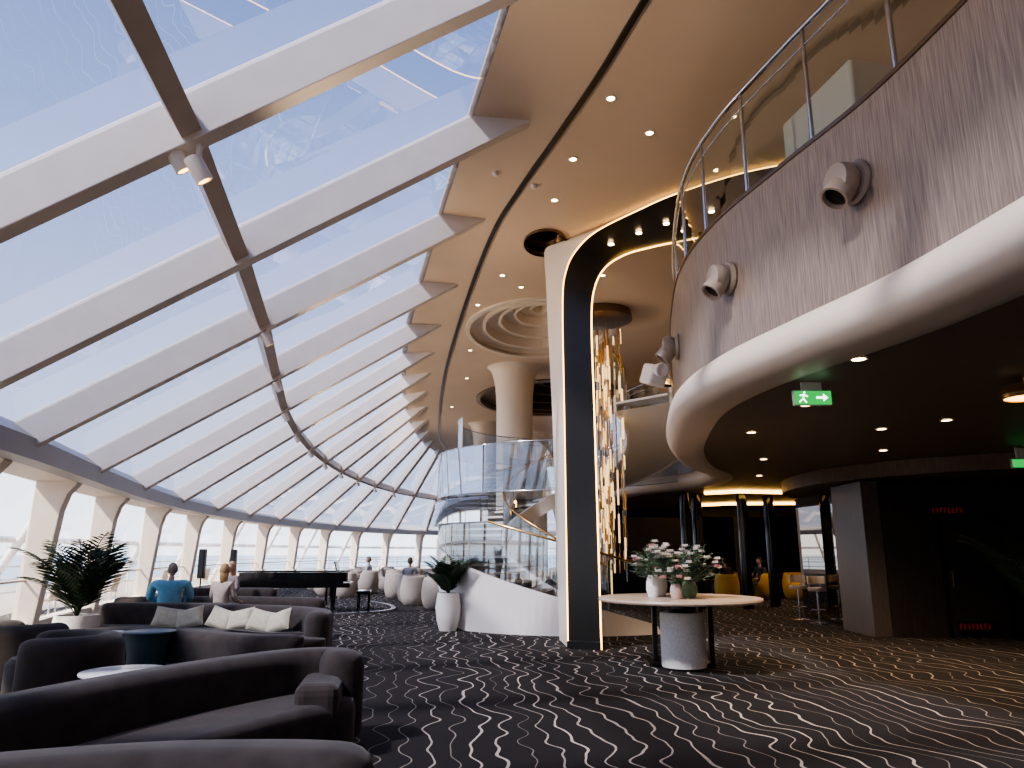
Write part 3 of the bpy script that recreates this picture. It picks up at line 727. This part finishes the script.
# ---------------------------------------------------------------- people
def skinmesh(name,verts,edges,radii,m,parent,sub=2,rootv=0):
    me=bpy.data.meshes.new(name); me.from_pydata(verts,edges,[]); me.update(); me.materials.append(m)
    o=bpy.data.objects.new(name,me); COL.objects.link(o); o.parent=parent
    sk=o.modifiers.new('skin','SKIN'); sk.use_smooth_shade=True
    if not me.skin_vertices: return o
    for i,r in enumerate(radii):
        rr=r if isinstance(r,tuple) else (r,r)
        me.skin_vertices[0].data[i].radius=rr
        me.skin_vertices[0].data[i].use_root=(i==rootv)
    sb=o.modifiers.new('sub','SUBSURF'); sb.levels=sub; sb.render_levels=sub
    return o
def person(x,y,rz,shirt,hairc,pants=(.05,.05,.07),female=False,zs=0,hd=0.0,handfwd=.32,big=0):
    e=root('seated_person',(x,y,zs),rz)
    ms=mat('shirt',shirt,.8,noise=.1,nscale=20); mh=mat('hair',hairc,.7,noise=.3,nscale=50); mp=mat('trousers',pants,.85)
    w=(.17 if female else .2)+big
    skinmesh('shirt',[(0,0,.50),(0,-.02,.66),(0,-.02,.82),(0,0,.98),(0,.0,1.06),(w,0,1.02),(w+.05,.05,.78),(w-.02,handfwd-.03,.70),(-w,0,1.02),(-w-.05,.05,.78),(-w+.02,handfwd-.03,.70)],
        [(0,1),(1,2),(2,3),(3,4),(3,5),(5,6),(6,7),(3,8),(8,9),(9,10)],[(.16+big,.12),(.15+big,.115+big),(.15+big,.115+big),(.15+big,.1),.065,.068+big*.3,.055+big*.3,.042,.068+big*.3,.055+big*.3,.042],ms,e)
    skinmesh('trousers',[(0,.0,.52),(.1,.06,.52),(.13,.46,.52),(.13,.5,.12),(-.1,.06,.52),(-.13,.46,.52),(-.13,.5,.12)],[(0,1),(1,2),(2,3),(0,4),(4,5),(5,6)],[(.14,.1),.095,.07,.05,.095,.07,.05],mp,e)
    skinmesh('shoes',[(.13,.47,.06),(.13,.6,.04),(.13,.7,.035)],[(0,1),(1,2)],[.045,.04,.03],M['black'],e)
    skinmesh('shoes_other',[(-.13,.47,.06),(-.13,.6,.04),(-.13,.7,.035)],[(0,1),(1,2)],[.045,.04,.03],M['black'],e)
    skinmesh('neck',[(0,0,1.03),(0,.01,1.1),(0,.015,1.17)],[(0,1),(1,2)],[.055,.05,.05],M['skin'],e)
    vs=[];fs=[];nu,nv=20,14
    for i in range(nv+1):
        th=math.pi*i/nv
        for j in range(nu):
            ph=2*math.pi*j/nu; X=math.sin(th)*math.cos(ph);Y=math.sin(th)*math.sin(ph);Z=math.cos(th)
            X*=.076*(1-.22*max(0,-Z));Yv=Y*(.096 if Y>0 else .1);
            if Z<0: Yv*= (1-.1*abs(Z))
            if Y>.93 and abs(Z+.12)<.22: Yv+=.022
            vs.append((X,Yv,Z*.118))
    for i in range(nv):
        for j in range(nu):
            fs.append((i*nu+j,(i+1)*nu+j,(i+1)*nu+(j+1)%nu,i*nu+(j+1)%nu))
    hz=1.25
    hr=root('head',(0,.03,hz),hd); hr.parent=e
    mobj('face',vs,fs,M['skin'],smooth=True,parent=hr)
    for sx in (-1,1):
        lathe('ear',[(.001,-.028),(.016,-.01),(.018,.01),(.001,.028)],(sx*.078,-.005,-.01),M['skin'],parent=hr,seg=10)
        lathe('eye',[(.001,-.009),(.009,0),(.001,.009)],(sx*.03,.086,.005),M['black'],parent=hr,seg=8)
    box('mouth',(.04,.01,.008),(0,.09,-.06),M['pink'],parent=hr,bev=.003)
    hv=[(x_*1.13,(y_-.012)*1.12,z_*1.1+.01) for x_,y_,z_ in vs]
    keep=lambda f: all(not(hv[i][1]>.035 and hv[i][2]<.06) and hv[i][2]>(-.06) for i in f)
    mobj('hair',hv,[f for f in fs if keep(f)],mh,smooth=True,parent=hr)
    if female: skinmesh('hair_length',[(0,-.06,.02),(0,-.09,-.1),(0,-.08,-.22)],[(0,1),(1,2)],[(.08,.05),(.085,.045),(.06,.03)],mh,hr)
    for sx in (-1,1):
        wx=sx*(w-.02); V=[(wx,handfwd-.04,.70),(wx,handfwd+.02,.695),(wx,handfwd+.06,.69)];Ed=[(0,1),(1,2)];R=[.03,(.034,.02),(.034,.018)]
        skinmesh('palm',V,Ed,R,M['skin'],e,1)
        for k,(fx,ln) in enumerate(((-.027,.07),(-.009,.08),(.009,.075),(.027,.06))):
            skinmesh('finger_%d'%k,[(wx+fx,handfwd+.06,.69),(wx+fx*1.1,handfwd+.06+ln*.5,.69),(wx+fx*1.15,handfwd+.06+ln*.85,.665)],[(0,1),(1,2)],[.009,.008,.007],M['skin'],e,1)
        skinmesh('thumb',[(wx-sx*.02,handfwd,.69),(wx-sx*.05,handfwd+.03,.69),(wx-sx*.055,handfwd+.065,.68)],[(0,1),(1,2)],[.012,.01,.008],M['skin'],e,1)
    return e
person(-6.1,13.7,.3,(.18,.44,.60),(.20,.17,.15),zs=-.02,hd=.3,pants=(.1,.1,.12),big=.08)
person(-5.25,13.9,-.2,(.50,.42,.36),(.38,.24,.11),female=True,zs=-.04,hd=.5)
person(-6.35,17.3,2.8,(.25,.2,.2),(.5,.36,.2),female=True,zs=-.04)
person(-3.3,24.6,-.4,(.2,.2,.22),(.1,.07,.05)); person(-5.5,29.3,1.5,(.5,.5,.52),(.2,.15,.1))
person(8.3,25.5,2.0,(.03,.03,.035),(.03,.02,.02)); person(6.9,24.6,.5,(.05,.05,.06),(.04,.03,.02))
sofa([(-6.8,13.3),(-5.9,13.25),(-4.8,13.25)],1,h=.7,seat=.42,seatw=.36)

# ---------------------------------------------------------------- lights / world
w=bpy.data.worlds.new('World'); S.world=w; w.use_nodes=True; nt=w.node_tree; bg=nt.nodes['Background']
tc=nt.nodes.new('ShaderNodeTexCoord'); sp=nt.nodes.new('ShaderNodeSeparateXYZ'); cr=nt.nodes.new('ShaderNodeValToRGB')
nt.links.new(tc.outputs['Generated'],sp.inputs[0]); nt.links.new(sp.outputs[2],cr.inputs[0]); nt.links.new(cr.outputs[0],bg.inputs[0])
cr.color_ramp.elements[0].position=0; cr.color_ramp.elements[0].color=(.80,.82,.86,1)
cr.color_ramp.elements[1].position=.70; cr.color_ramp.elements[1].color=(.22,.30,.52,1)
el=cr.color_ramp.elements.new(.18); el.color=(.80,.82,.90,1)
el=cr.color_ramp.elements.new(.42); el.color=(.48,.55,.76,1)
bg.inputs[1].default_value=3.2
s=bpy.data.lights.new('sun','SUN'); s.energy=13.0; s.angle=math.radians(5); s.color=(1,.84,.68)
so=bpy.data.objects.new('sun',s); COL.objects.link(so)
so.rotation_euler=Vector((0.55,0.45,-0.75)).to_track_quat('-Z','Y').to_euler()

# ---------------------------------------------------------------- camera
cam=bpy.data.cameras.new('cam'); cam.sensor_width=36; cam.lens=740/1024*36; cam.clip_end=12000
c=bpy.data.objects.new('camera',cam); COL.objects.link(c); c.location=(0,0,1.55); c.rotation_euler=(math.radians(90+12.79),0,0)
S.camera=c
